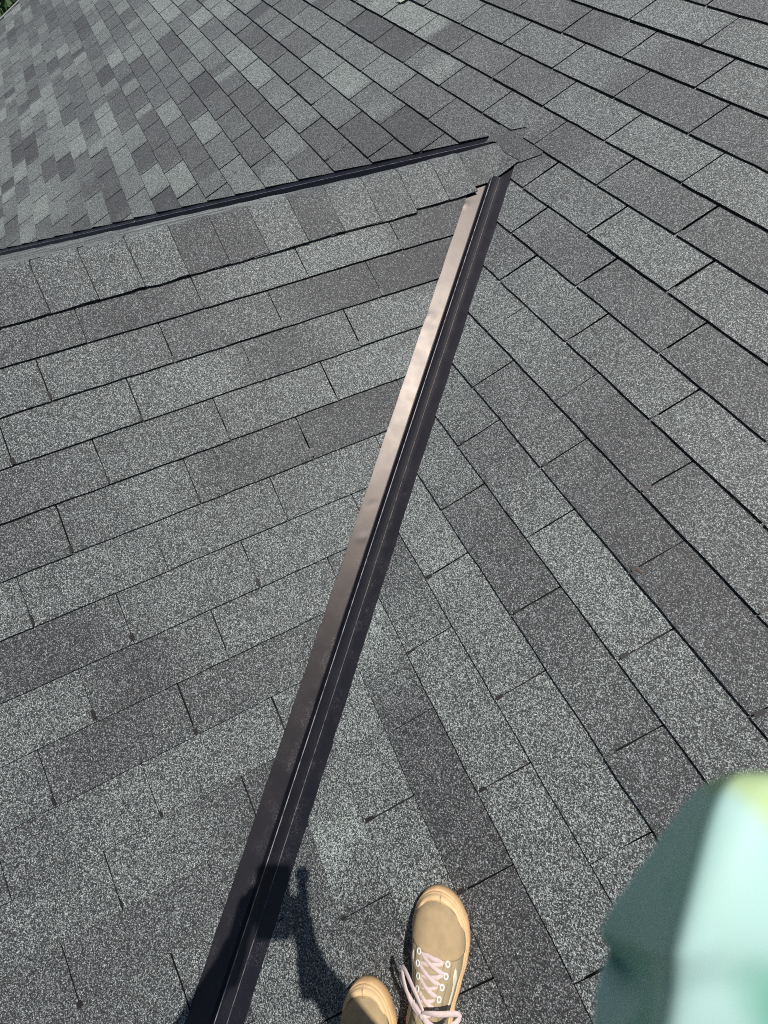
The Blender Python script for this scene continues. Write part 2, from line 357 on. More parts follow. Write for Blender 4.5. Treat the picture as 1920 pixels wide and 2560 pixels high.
far_slope = slab('gable_roof_slope', Rw, [(0, 0), (L_CMIN, 0), (L_CMIN, L_DMAX), (-L_DMAX*CP, L_DMAX)], NR, 'far side of the gable roof, almost hidden behind its ridge')

# dark shingle folded over the end of the ridge onto the main slope
def patch_tab(poly, row, W, tone, lift=(0.001, 0.001)):
    vs, fs, fm, tn = tab_geo(poly, min(p[1] for p in poly), 1, W, row, lambda r, u: tone, lift)
    orient(vs, fs, NM); return (5000, vs, fs, fm, tn)
endcap = patch_tab([(-0.105, 0.035), (-0.06, -0.03), (0.03, -0.035), (0.105, -0.045), (0.150, 0.045), (0.085, 0.135), (-0.06, 0.115)], 900, lambda a, b, h=0: Mw(a, b, h+0.0018), 0.16)
nM = build_slope(range(-20, 21), lambda r: B0M+E*r, 1, Mw, NM, lambda r, n: A0M+WM*n-STM*r, M_AMIN+0.05, M_AMAX, clipM, toneM, WM, True, main_slope, 299, [endcap])
nL = build_slope(range(0, 22), lambda r: D0L+E*r, -1, Lw, NL, lambda r, n: C0L+WL*n-STL*r, L_CMIN, -0.02, clipL, toneL, WL, True, gable_slope, 250)
build_slope(range(0, 22), lambda r: D0L+E*r, -1, Rw, NR, lambda r, n: C0L+WL*n+STL*r, L_CMIN, -0.02, clipL, toneR, WL, False, far_slope, 0)

# --- ridge caps: bent pieces lapped along the ridge, butts towards the main slope
def cap_piece(y1, exposed, half, tone, lift, dark=False, skew=0.0):
    g = random.Random(int(y1*1e4)); y0 = y1-exposed-0.045; FR = [0, .25, .5, .75, .9, .987, 1]; NY = 6
    prof = [-half, -half*0.7, -half*0.42, -0.036, -0.022, -0.010, 0, 0.010, 0.022, 0.036, half*0.42, half*0.7, half]
    def pt(d, y, h):
        # arc over the ridge with a soft bend
        s = abs(d); R = 0.022
        if s < R: zr = -(s*s/(2*R))*SP - 0; x = math.copysign(s*(1-(1-CP)*s/R*0.5), d)
        else: zr = -(R/2)*SP-(s-R)*SP-min(1, (s-R)/0.06)*(R/2)*SP*0.9; x = math.copysign(R*(1-(1-CP)*0.5)+(s-R)*CP, d)
        nx = SP*max(-1, min(1, d/R)); nz = math.sqrt(1-nx*nx)
        return np.array([x+nx*h, y, max(zr+nz*h, y*TP+h*0.9) if d > -0.05 else zr+nz*h])       # the end pieces drape onto the main slope
    V, T = [], []
    for layer in (0, 1):
        for i in range(NY+1):
            f = FR[i]
            for d in prof:
                y = y0+f*(y1-y0)+skew*d*(f**2)+(g.gauss(0, 0.0006) if f == 1 else 0)
                ed = abs(d)/half
                h = 0.0068+0.0030*f+lift*(f**3)*(0.4+0.6*ed)+lift*max(0, ed-0.6)*0.5+g.uniform(-1, 1)*0.0003
                dd = d+(g.gauss(0, 0.0011) if abs(abs(d)-half) < 1e-6 else 0)
                V.append(pt(dd, y, h-(0.0034 if layer else 0))); T.append(tone(f))
    n = len(prof); F, FM = [], []; o = n*(NY+1)
    for i in range(NY):
        for j in range(n-1):
            a = i*n+j; F.append((a, a+n, a+n+1, a+1)); FM.append(1 if i == NY-1 else 0); F.append((o+a, o+a+1, o+a+n+1, o+a+n)); FM.append(1)
    for i in range(NY):
        for j in (0, n-1):
            a = i*n+j; F.append((a, o+a, o+a+n, a+n) if j == 0 else (a, a+n, o+a+n, o+a)); FM.append(1)
    for j in range(n-1):
        a = NY*n+j; F.append((a, o+a, o+a+1, a+1)); FM.append(1)
        a = j; F.append((a, a+1, o+a+1, o+a)); FM.append(1)
    if np.cross(V[F[0][1]]-V[F[0][0]], V[F[0][2]]-V[F[0][0]])[2] < 0: F = [tuple(reversed(f)) for f in F]
    c = np.mean(V, axis=0)
    ob = mesh_obj('ridge_cap_shingle', [v-c for v in V], F, [M_SH, M_BUTT], gable_slope, FM, False, T); ob.location = c
ys = [-0.022, -0.178, -0.284, -0.404, -0.527, -0.651, -0.771, -0.892, -1.005, -1.121]
while ys[-1] > L_CMIN+0.2: ys.append(ys[-1]-0.121)
ctone = {0: .35, 1: .55, 2: .6, 3: .5, 4: .6, 5: .25, 6: .65, 7: .25, 8: .2, 9: .65, 10: .6}
for k, y in enumerate(ys):
    ex = (y-ys[k+1]) if k+1 < len(ys) else 0.12
    t0 = ctone.get(k, random.choice((.5, .55, .7, .65, .4, .75)))
    half = [0.120, 0.14, 0.142][k] if k < 3 else random.uniform(0.1515, 0.1545)
    cap_piece(y, ex, half, lambda f, t0=t0: t0+0.1*(f-0.5), random.choice((0.0, 0.0005, 0.001)) if k else 0.003, skew=random.uniform(-0.02, 0.02)+0.02)

# --- valley flashings: folded sheets with a raised rib
def valley(mirror):
    sx = -1 if mirror else 1
    vd = np.array([1, -1, -TP]); vd /= np.linalg.norm(vd)
    pM = np.cross(vd, NM); pM = pM if pM @ np.array([1, 1, 0]) > 0 else -pM       # in the main slope, away from the valley
    pL = np.cross(vd, NL); pL = pL if pL @ np.array([-1, -1, 0]) > 0 else -pL
    up = NM+NL; up /= np.linalg.norm(up)
    prof = []                                                                       # (offset vector, scuff)
    for t in (0.115, 0.085, 0.0645, 0.0615, 0.05, 0.038, 0.0275): prof.append((pM*t+NM*(0.0006+0.0036*(0.0615-t)/0.0465 if t < 0.062 else 0.0002 if t < 0.07 else -0.0008), 0.75 if t < 0.05 else 0.3))
    nmr = len(prof)
    rib = [(pM*0.0255+NM*0.0038, 1.95), (pM*0.0236+NM*0.0052, .3), (pM*0.016+up*0.0095, .1), (pM*0.008+up*0.0155, .1), (pM*0.0016+up*0.0212, .2), (pM*0.0005+up*0.0222, 2.4), (pL*0.0005+up*0.0222, 2.4), (pL*0.0016+up*0.0212, .2), (pL*0.006+up*0.0150, .0), (pL*0.0105+up*0.0085, .0), (pL*0.0148+NL*0.0045, .5)]  # high values: dusty crease first, then the painted sun glint on the worn crest
    lft = [(pL*t+NL*(0.0006+0.0036*(0.0615-t)/0.0465 if t < 0.062 else 0.0002 if t < 0.07 else -0.0008), 0.9 if t < 0.035 else 0.25) for t in (0.0152, 0.0185, 0.026, 0.036, 0.046, 0.055, 0.0615, 0.0645, 0.085, 0.115)]
    g = random.Random(3); ph = [g.uniform(0, 6) for _ in range(8)]
    dents = [(to_world_L(px, py), r, dp) for px, py, r, dp in ((1092, 908, 0.012, -0.0022), (1085, 878, 0.022, 0.0012), (1163, 512, 0.010, 0.0016), (1075, 790, 0.012, 0.0012), (1080, 815, 0.012, -0.0008), (905, 1345, 0.01, 0.001), (930, 1260, 0.008, -0.0008))] if not mirror else []
    def strip(name, seg, parent):
        NS = 520; V, S = [], []
        for i in range(NS+1):
            for off, scf in seg:
                x_start = 0.03 if mirror else 0.112; s0 = (x_start-off[0])/vd[0]; s1 = 3.72
                s = s0+(s1-s0)*(i/NS); P = vd*s+off
                wv = 0.00018*math.sin(s*17+ph[0]+off[0]*30)+0.00012*math.sin(s*41+ph[1]+off[1]*60)
                far = min(1, abs(off @ pM)/0.06)
                P = P+up*wv*far
                for c, r, dp in dents:
                    q = float(np.linalg.norm(P-c)); P = P+NL*dp*math.exp(-(q/r)**2)
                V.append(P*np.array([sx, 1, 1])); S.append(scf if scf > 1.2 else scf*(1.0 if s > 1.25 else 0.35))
        n = len(seg); F = []
        for i in range(NS):
            for j in range(n-1): a = i*n+j; F.append((a, a+1, a+n+1, a+n))
        if np.cross(V[1]-V[0], V[n]-V[0])[2] < 0: F = [tuple(reversed(f)) for f in F]
        o = mesh_obj(name, V, F, M_FLASH, parent, None, name != 'rib', S, 'scuff_glint')
        m = o.modifiers.new('thickness', 'SOLIDIFY'); m.thickness = 0.0007; m.offset = -1
        return o
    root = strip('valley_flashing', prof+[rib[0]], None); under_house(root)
    root['label'] = 'dark sheet metal lining of the valley behind the gable ridge' if mirror else 'long dark bronze sheet metal valley with a raised centre rib'
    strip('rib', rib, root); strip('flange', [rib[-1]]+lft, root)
def to_world_L(px, py):
    c, d = to_L(px, py); return Lw(c, d, 0.003)
valley(False); valley(True)

# --- rake trim, fascia, walls below the roof
rv, rf = [], []
def addbox(V, F, W, a0, a1, b0, b1, h0, h1):
    o = len(V); V += [W(a, b, h) for h in (h0, h1) for b in (b0, b1) for a in (a0, a1)]
    F += [tuple(o+i for i in f) for f in [(0,2,3,1), (4,5,7,6), (0,1,5,4), (2,6,7,3), (0,4,6,2), (1,3,7,5)]]
addbox(rv, rf, Mw, M_AMIN-0.035, M_AMIN+0.044, M_BMIN, M_BMAX, -0.10, 0.011)
under_house(mesh_obj('rake_trim', rv, rf, M_TRIM))
zE = -L_DMAX*SP; 
def wall(x0, x1, y0, y1, z0, z1): under_house(mesh_obj('wall', *box(x0, x1, y0, y1, z0, z1), M_WALL))
wall(M_AMIN+0.3, M_AMAX-0.3, M_BMIN*CP+0.35, M_BMIN*CP+0.5, -4.5, zE+0.02)
wall(-L_DMAX*CP+0.35, L_DMAX*CP-0.35, L_CMIN+0.3, M_BMIN*CP+0.34, -4.5, zE-0.12)
for nm, W_, n_ in (('fascia', Lw, 1), ('fascia', Rw, -1)):
    V, F = [], []; addbox(V, F, W_, L_CMIN, -L_DMAX*CP, L_DMAX+0.001, L_DMAX+0.022, -0.16, -0.004)
    under_house(mesh_obj(nm, V, F, M_TRIM))

# ------------------------------------------------------------------ ground and trees beyond the roof
gv, gf = box(-150, 150, -150, 150, -4.7, -4.5)
tag(mesh_obj('ground', gv, gf, M_GRASS), kind='structure')
def tree(loc, height, rad, seed, label):
    g = random.Random(seed); t = empty('tree', loc); tag(t, label, 'tree', 'trees beyond the roof edge')
    V, F = [], []
    def limb(p0, p1, r0, r1):
        o = len(V); d = (p1-p0).normalized(); a = d.orthogonal().normalized(); b = d.cross(a)
        for p, r in ((p0, r0), ((p0+p1)/2+a*g.uniform(-.1, .1), (r0+r1)/2), (p1, r1)):
            for k in range(8): an = k*math.pi/4; V.append(p+(a*math.cos(an)+b*math.sin(an))*r)
        for s in range(2):
            for k in range(8): F.append((o+s*8+k, o+s*8+(k+1)%8, o+s*8+8+(k+1)%8, o+s*8+8+k))
    top = Vector((0, 0, height*0.6)); limb(Vector((0, 0, 0)), top, 0.2, 0.1)
    tips = []
    for k in range(9):
        st = Vector((0, 0, height*g.uniform(.25, .6))); an = g.uniform(0, 6.28)
        en = st+Vector((math.cos(an)*rad*.7, math.sin(an)*rad*.7, g.uniform(.2, .35)*height)); limb(st, en, 0.07, 0.02); tips.append(en)
    mesh_obj('trunk', V, F, M_BARK, t)
    V2, F2 = [], []
    cl = [(Vector((g.gauss(0, rad*.45), g.gauss(0, rad*.45), height*g.uniform(.35, 1))), rad*g.uniform(.25, .45)) for _ in range(24)]+[(e, rad*.4) for e in tips]
    for c, r in cl:
        for _ in range(230):
            v = Vector((g.gauss(0, 1), g.gauss(0, 1), g.gauss(0, 1))).normalized()*r*g.uniform(.5, 1)+c
            a = Vector((g.gauss(0, 1), g.gauss(0, 1), g.gauss(0, 1))).normalized(); b = a.orthogonal().normalized(); s = g.uniform(.04, .09)
            o = len(V2); V2 += [v-a*s, v+b*s*.5, v+a*s, v-b*s*.5]; F2.append((o, o+1, o+2, o+3))
    mesh_obj('crown', V2, F2, M_LEAF, t)
tree((-9.8, -2.6, -4.5), 5.2, 1.9, 1, 'dark green tree just beyond the roof edge at the top left corner')
tree((-10.6, 1.2, -4.5), 5.0, 1.9, 2, 'dark green tree standing uphill behind the roof edge')
#PERSON#
# ------------------------------------------------------------------ the person taking the picture
M_SKIN = simple('skin', (0.45, 0.25, 0.17), 0.5, 0.08, 30)
M_CLOTH = simple('grey shirt cotton', (0.16, 0.17, 0.19), 0.9, 0.15, 60)
M_PANTS = simple('dark work trousers', (0.035, 0.038, 0.045), 0.9, 0.25, 50)
M_HAIR = simple('brown hair', (0.05, 0.03, 0.02), 0.6, 0.3, 80)
M_SUEDE = simple('tan canvas upper', (0.45, 0.33, 0.185), 0.92, 0.12, 55, bump=0.12, spec=0.2)
M_CANVAS = simple('olive grey canvas', (0.42, 0.33, 0.20), 0.92, 0.12, 60, bump=0.12, spec=0.2)
M_RUBBER = simple('aged tan rubber', (0.72, 0.46, 0.24), 0.6, 0.22, 35, spec=0.3)
M_WELT = simple('cream rubber band', (0.78, 0.54, 0.29), 0.6, 0.15, 45, spec=0.3)
M_THREAD = simple('stitching', (0.16, 0.10, 0.045), 0.9)
M_STRIPE = simple('cream leather stripe', (0.78, 0.70, 0.52), 0.6, 0.06, 60)
M_LACE = simple('pale pink cotton lace', (0.70, 0.56, 0.52), 0.9, 0.12, 160, bump=0.1)
M_EYELET = simple('white enamel eyelet', (0.82, 0.82, 0.78), 0.35)
M_SOCK = simple('blue grey ribbed sock', (0.22, 0.26, 0.30), 0.95, 0.3, 90)
M_DARK = simple('dark lining', (0.03, 0.03, 0.03), 0.9)
M_PHONE = simple('black phone body', (0.012, 0.012, 0.014), 0.25)
M_GLASS = simple('phone glass', (0.01, 0.01, 0.012), 0.05)
def glove_material():
    m, n, l, b = mat('mint green glove')
    tc = N(n, 'ShaderNodeTexCoord'); ns = N(n, 'ShaderNodeTexNoise', i_Scale=60.0, i_Detail=2.0); l.new(tc.outputs['Object'], ns.inputs['Vector'])
    at = N(n, 'ShaderNodeAttribute', attribute_name='tipness')
    r = ramp(n, [(0.35, (0.58, 0.87, 0.80)), (0.65, (0.64, 0.89, 0.88))]); l.new(ns.outputs[0], r.inputs[0])
    ns2 = N(n, 'ShaderNodeTexNoise', i_Scale=95.0, i_Detail=1.0); l.new(tc.outputs['Object'], ns2.inputs['Vector'])
    sp = ramp(n, [(0.60, (0, 0, 0)), (0.72, (1, 1, 1))]); l.new(ns2.outputs[0], sp.inputs[0])
    m1 = N(n, 'ShaderNodeMix', data_type='RGBA'); l.new(math_(n, l, 'MULTIPLY', sp.outputs[0], 0.75), m1.inputs[0]); l.new(r.outputs[0], m1.inputs[6]); m1.inputs[7].default_value = (0.16, 0.50, 0.36, 1)
    ds = N(n, 'ShaderNodeVectorMath', operation='DISTANCE'); l.new(tc.outputs['Object'], ds.inputs[0]); ds.inputs[1].default_value = tuple(camp(0.0300, 0.0196, 0.0310))
    tp = N(n, 'ShaderNodeMapRange'); tp.inputs[1].default_value = 0.0062; tp.inputs[2].default_value = 0.0046; l.new(ds.outputs['Value'], tp.inputs[0])
    m2 = N(n, 'ShaderNodeMix', data_type='RGBA'); l.new(tp.outputs[0], m2.inputs[0]); l.new(m1.outputs[2], m2.inputs[6]); m2.inputs[7].default_value = (0.62, 0.80, 0.42, 1)
    l.new(m2.outputs[2], b.inputs['Base Color']); b.inputs['Roughness'].default_value = 0.55; b.inputs['Specular IOR Level'].default_value = 0.4
    tr = N(n, 'ShaderNodeBsdfTranslucent'); tr.inputs[0].default_value = (0.06, 0.50, 0.26, 1)
    mx = N(n, 'ShaderNodeMixShader'); mx.inputs[0].default_value = 0.18
    out = n['Material Output']; l.new(b.outputs[0], mx.inputs[1]); l.new(tr.outputs[0], mx.inputs[2]); l.new(mx.outputs[0], out.inputs['Surface'])
    return m
M_GLOVE = glove_material()

def tube(V, F, pts, rads, n=12, flat=1.0, up=None):
    """closed tapered tube through pts (world arrays); appended to V, F"""
    P = [Vector(map(float, p)) for p in pts]; o = len(V); m = len(P)
    ref = Vector(up) if up is not None else None
    for i, p in enumerate(P):
        t = (P[min(i+1, m-1)]-P[max(i-1, 0)]).normalized()
        a = ref if ref is not None else t.orthogonal()
        if i and ref is None: a = prev
        a = (a-t*a.dot(t)).normalized(); b = t.cross(a); prev = a
        for k in range(n):
            an = 2*math.pi*k/n; V.append(p+(a*math.cos(an)*flat+b*math.sin(an))*rads[i])
    for i in range(m-1):
        for k in range(n): F.append((o+i*n+k, o+i*n+(k+1)%n, o+(i+1)*n+(k+1)%n, o+(i+1)*n+k))
    F.append(tuple(o+k for k in range(n-1, -1, -1))); F.append(tuple(o+(m-1)*n+k for k in range(n)))
def blob(V, F, c, r, n=12, rot=None):
    c = Vector(map(float, c)); o = len(V); rx, ry, rz = r; R = rot or Matrix.Identity(3)
    for i in range(1, n):
        ph = math.pi*i/n
        for k in range(2*n):
            th = math.pi*k/n; V.append(c+R@Vector((rx*math.sin(ph)*math.cos(th), ry*math.sin(ph)*math.sin(th), rz*math.cos(ph))))
    for i in range(n-2):
        for k in range(2*n): F.append((o+i*2*n+k, o+(i+1)*2*n+k, o+(i+1)*2*n+(k+1)%(2*n), o+i*2*n+(k+1)%(2*n)))
    F.append(tuple(o+k for k in range(2*n))); F.append(tuple(o+(n-2)*2*n+k for k in range(2*n-1, -1, -1)))
def fused(name, V, F, m, parent, voxel, smooth_it=4):
    o = mesh_obj(name, V, F, m, parent, None, True)
    r = o.modifiers.new('fuse', 'REMESH'); r.mode = 'VOXEL'; r.voxel_size = voxel; r.use_smooth_shade = True
    if smooth_it: s = o.modifiers.new('soften', 'SMOOTH'); s.iterations = smooth_it; s.factor = 0.5
    return o

person = empty('person')
tag(person, 'person in tan lace-up sneakers standing in the valley and photographing the roof', 'person')
HD = np.array([-0.906, 0.42, 0.0]); HD /= np.linalg.norm(HD); RT = np.array([-HD[1], HD[0], 0])*-1   # facing, to the right
if RT[1] < 0: RT = -RT
UP = np.array([0, 0, 1.0])
def gM(x, y): return np.array([x, y, y*TP+0.006])

# ---- shoes
LS, HW = 0.262, 0.0525
def half_width(u, side):      # u 0 heel .. 1 toe; side +1 outer, -1 inner
    pts = [(0, 0.0), (0.015, .40), (0.05, .60), (0.12, .70), (0.25, .73), (0.38, .72), (0.52, .83), (0.66, .97), (0.74, 1.0), (0.82, .96), (0.89, .83), (0.945, .62), (0.98, .37), (1, 0.0)]
    if u > 0.74: return HW*math.sqrt(max(0, 1-((u-0.74)/0.26)**2.2))
    if u < 0.12: return HW*0.70*math.sqrt(max(0, 1-((0.12-u)/0.12)**2.2))
    for (a, b), (c, d) in zip(pts, pts[1:]):
        if a <= u <= c: v = b+(d-b)*(0.5-0.5*math.cos(math.pi*(u-a)/(c-a)))*0.5+(d-b)*0.5*((u-a)/(c-a)); break
    return v*HW
def centre_y(u): return -0.007*math.sin(math.pi*min(1, max(0, (u-0.2)/0.8)))+0.010*max(0, u-0.7)*-1
def top_h(u):
    pts = [(0, .060), (0.10, .076), (0.25, .082), (0.42, .092), (0.54, .084), (0.63, .074), (0.72, .064), (0.80, .057), (0.88, .051), (0.95, .043), (1, .032)]
    for (a, b), (c, d) in zip(pts, pts[1:]):
        if a <= u <= c: return b+(d-b)*((u-a)/(c-a))
    return .03
def upper_pt(u, ph, out=0.0):  # ph -pi/2 .. pi/2 across, 0 = top
    hw = max(half_width(u, 1)-0.0072, 0.0005); H = top_h(u)-0.022; e = 0.72 if u > 0.62 else 0.85
    c, s = math.cos(ph), math.sin(ph)
    y = math.copysign(abs(s)**e, s)*(hw+out*abs(s)); z = 0.022+(abs(c)**e)*(H+out*c)
    if u < 0.60: y *= 1-0.22*(0.60-u)/0.60*max(0, (z-0.03)/0.06)
    return np.array([(u-1)*LS-0.013*max(0, (u-0.82)/0.18)**1.3, centre_y(u)+y, z])
def shoe(toe, d, mirror, name_label):
    d = np.array([*d, 0.0]); d[2] = d[1]*TP; d /= np.linalg.norm(d); zl = NM; yl = np.cross(zl, d)
    B = np.stack([d, yl, zl], 1); sgn = -1 if mirror else 1        # +y of the shoe frame = left; outer side of the right shoe = -y
    def W(p): return toe+B@np.array([p[0], p[1]*sgn, p[2]])
    def mk(name, V, F, m, parent, smooth=True):
        V = [W(v) for v in V]; o = mesh_obj(name, V, [tuple(reversed(f)) for f in F] if mirror else F, m, parent, None, smooth); return o
    us = [1-(1-k/40)**1.25 if k > 20 else k/40*1.0 for k in range(41)]
    us = sorted(set([0, .005, .015, .03, .05, .08]+[k/40 for k in range(4, 36)]+[.89, .91, .93, .945, .96, .97, .98, .988, .994, .998, .9993, 1]))
    # upper (the root of this shoe)
    NPH = 24; V, F = [], []
    for u in us:
        for k in range(NPH+1): V.append(upper_pt(u, -math.pi/2+math.pi*k/NPH))
    n = NPH+1
    for i in range(len(us)-1):
        for k in range(NPH):
            um, ph = (us[i]+us[i+1])/2, -math.pi/2+math.pi*(k+.5)/NPH
            if um < 0.30 and abs(ph) < 1.0-0.5*max(0, (um-0.22)/0.08)-0.6*max(0, (0.05-um)/0.05): continue     # the collar opening
            F.append((i*n+k, i*n+k+1, (i+1)*n+k+1, (i+1)*n+k))
    root = mk('shoe', V, F, M_CANVAS, person); root['label'] = name_label
    mo = root.modifiers.new('t', 'SOLIDIFY'); mo.thickness = 0.003; mo.offset = -1
    # sole with foxing bands
    def band(name, zs, mtl):      # list of (z, outset)
        V, F = [], []; ring = []
        for u in us: ring.append((u, 1))
        for u in reversed(us[1:-1]): ring.append((u, -1))
        for z, out in zs:
            for u, sd in ring:
                hw = half_width(u, sd); x = (u-1)*LS; nx = 0
                if u > 0.9: nx = out*((u-0.9)/0.1)**1.5
                if u < 0.06: nx = -out*((0.06-u)/0.06)
                sc = 1 if hw > 0.004 else hw/0.004
                V.append((x+nx, centre_y(u)+sd*(hw+out*sc*(1 if .06 < u < .9 else .8)), z))
        m = len(ring)
        for j in range(len(zs)-1):
            for k in range(m): F.append((j*m+k, j*m+(k+1)%m, (j+1)*m+(k+1)%m, (j+1)*m+k))
        F.append(tuple(range(m-1, -1, -1))); F.append(tuple((len(zs)-1)*m+k for k in range(m)))
        o = mk(name, V, F[::1], mtl, root, True); return o
    band('sole', [(0, -0.001), (0.002, 0.0015), (0.010, 0.002), (0.0195, 0.0015), (0.0215, 0.0)], M_RUBBER)
    band('foxing_band', [(0.0195, -0.0012), (0.0225, -0.0009), (0.0265, -0.0014), (0.0285, -0.0040), (0.0290, -0.0110)], M_WELT)
    # toe bumper: rounded rubber rim that climbs over the front
    V, F = [], []; pth = [(1, u) for u in us if u > 0.70]+[(-1, u) for u in reversed(us[:-1]) if u > 0.70]
    for sd, u in pth:
        k = min(1, (u-0.70)/0.12)
        for dz, out in ((0.024, -0.0022), (0.030, -0.0030), (0.0335+0.002*k, -0.0056), (0.0342+0.002*k, -0.0100), (0.028, -0.016)):
            hw = half_width(u, sd); x = (u-1)*LS
            nx = out*((u-0.9)/0.1)**1.5 if u > 0.9 else 0; sc = 1 if hw > 0.006 else hw/0.006
            V.append((x+nx, centre_y(u)+sd*(hw+out*sc*(1 if u < .9 else .8)), dz))
    for i in range(len(pth)-1):
        for k in range(4): F.append((i*5+k, (i+1)*5+k, (i+1)*5+k+1, i*5+k+1))
    mk('toe_bumper', V, F, M_WELT, root)
    # toe cap panel, proud of the vamp, with a double stitched back seam
    V, F = [], []; nu, nk = 22, 24
    def cap_u(t, ph): return (0.735-0.030*(1-(ph/1.45)**2))+(0.998-(0.735-0.030*(1-(ph/1.45)**2)))*t
    for i in range(nu+1):
        for k in range(nk+1):
            ph = -1.45+2.9*k/nk; V.append(upper_pt(cap_u(i/nu, ph), ph, 0.0030))
    for i in range(nu):
        for k in range(nk): a = i*(nk+1)+k; F.append((a, a+1, a+nk+2, a+nk+1))
    o = mk('toe_cap', V, F, M_SUEDE, root); mo = o.modifiers.new('t', 'SOLIDIFY'); mo.thickness = 0.0015; mo.offset = -1
    V, F = [], []
    for off in (0.012, 0.022):
        for k in range(46):
            p0, p1 = (-1.42+2.84*(k+a)/46 for a in (0.0, 0.62))
            q = [upper_pt(cap_u(off, p), p, 0.0036) for p in (p0, p1)]; tube(V, F, q, (0.0009, 0.0009), 4)
    mk('stitching', V, F, M_THREAD, root, False)
    # tongue and eyestays
    V, F = [], []
    for i in range(13):
        u = 0.29+0.43*i/12
        for k in range(9): ph = -0.34+0.68*k/8; V.append(upper_pt(u, ph, 0.0006)+np.array([0, 0, 0.004*max(0, (0.42-u)/0.10)]))
    for i in range(12):
        for k in range(8): a = i*9+k; F.append((a, a+1, a+10, a+9))
    o = mk('tongue', V, F, M_SUEDE, root); o.modifiers.new('t', 'SOLIDIFY').thickness = 0.002
    eyes = []
    for sd in (-1, 1):
        V, F = [], []
        for i in range(13):
            u = 0.39+0.34*i/12
            for k in range(6): ph = sd*(0.30+0.36*k/5); V.append(upper_pt(u, ph, 0.0022))
        for i in range(12):
            for k in range(5): a = i*6+k; F.append((a, a+1, a+7, a+6) if sd > 0 else (a, a+6, a+7, a+1))
        o = mk('eyestay', V, F, M_CANVAS, root); mo = o.modifiers.new('t', 'SOLIDIFY'); mo.thickness = 0.0018; mo.offset = -1
        for e in range(5):
            u = 0.700-0.054*e; ph = sd*0.47; c = upper_pt(u, ph, 0.0042); t1 = upper_pt(u+.01, ph, 0.0042)-c; t2 = upper_pt(u, ph+sd*.05, 0.0042)-c
            t1 /= np.linalg.norm(t1); t2 -= t1*(t1@t2); t2 /= np.linalg.norm(t2); nn = np.cross(t1, t2); nn = nn if nn[2] > 0 else -nn
            V, F = [], []; NR_, NT = 16, 6
            for a in range(NR_):
                an = 2*math.pi*a/NR_; dr = t1*math.cos(an)+t2*math.sin(an)
                for b_ in range(NT): bb = 2*math.pi*b_/NT; V.append(c+dr*(0.0036+0.0013*math.cos(bb))+nn*0.0009*math.sin(bb))
            for a in range(NR_):
                for b_ in range(NT): F.append((a*NT+b_, a*NT+(b_+1)%NT, ((a+1)%NR_)*NT+(b_+1)%NT, ((a+1)%NR_)*NT+b_))
            mk('eyelet', V, F, M_EYELET, root); eyes.append((sd, e, c, nn))
    # laces: flat ribbons crossing between the eyelets, and the bow
    E_ = {(sd, e): c for sd, e, c, nn in eyes}
    def ribbon(path, w, tilt=0.0):
        V, F = [], []; P = [Vector(map(float, p)) for p in path]; m = len(P)
        for i, p in enumerate(P):
            t = (P[min(i+1, m-1)]-P[max(0, i-1)]).normalized(); sd_ = t.cross(Vector((0, math.sin(tilt), math.cos(tilt)))).normalized(); nn = sd_.cross(t)
            for a, b_ in ((-1, -.0006), (-.6, .0008), (0, .0011), (.6, .0008), (1, -.0006)): V.append(p+sd_*w*a+nn*b_)
        for i in range(m-1):
            for k in range(4): F.append((i*5+k, i*5+k+1, i*5+k+6, i*5+k+5))
        o = mk('lace', V, F, M_LACE, root); mo = o.modifiers.new('t', 'SOLIDIFY'); mo.thickness = 0.0012; mo.offset = -1
    def arc(p, q, hgt, n=7): return [p+(q-p)*k/n+np.array([0, 0, hgt*math.sin(math.pi*k/n)]) for k in range(n+1)]
    dn = np.array([0, 0, -0.0012])
    ribbon(arc(E_[(-1, 0)]+dn, E_[(1, 0)]+dn, 0.0055), 0.0040)
    for e in range(4):
        ribbon(arc(E_[(-1, e)]+dn, E_[(1, e+1)]+dn, 0.0058+0.0006*(e % 2)), 0.0038)
        ribbon(arc(E_[(1, e)]+dn, E_[(-1, e+1)]+dn, 0.0082), 0.0038)
    kn = upper_pt(0.468, 0.0, 0.010)+np.array([0, 0, 0.002])
    ribbon(arc(E_[(-1, 4)], kn, 0.004), 0.0038); ribbon(arc(E_[(1, 4)], kn, 0.004), 0.0038)
    V, F = [], []; blob(V, F, kn, (0.006, 0.0075, 0.005), 8); mk('lace_knot', V, F, M_LACE, root)
    for sd, L_, fx in ((-1, 0.060, 0.012), (1, 0.052, 0.036)):
        a = np.array([fx, sd*L_*0.95, -0.004]); path = []
        for k in range(17):
            t = k/16; an = t*math.pi*2
            al = (1-math.cos(an))/2; wd = math.sin(an)*0.0105
            path.append(kn+a*al+np.array([1.0, -sd*0.25, 0.35])*wd+np.array([0, 0, (0.010 if sd < 0 else 0.003)*math.sin(math.pi*al)-(0.012 if sd < 0 else 0.016)*al**2]))
        ribbon(path, 0.0044, 0.6*sd)
    ribbon([kn+np.array([-0.012*t*3-0.01*t*t, -0.02*t-0.012*math.sin(3*t), 0.004-0.018*t*t]) for t in np.linspace(0, 1.5, 9)], 0.004)
    ribbon([kn+np.array([0.012*t, 0.032*t+0.008*t*t, 0.002-0.020*t*t]) for t in np.linspace(0, 1.3, 9)], 0.004)
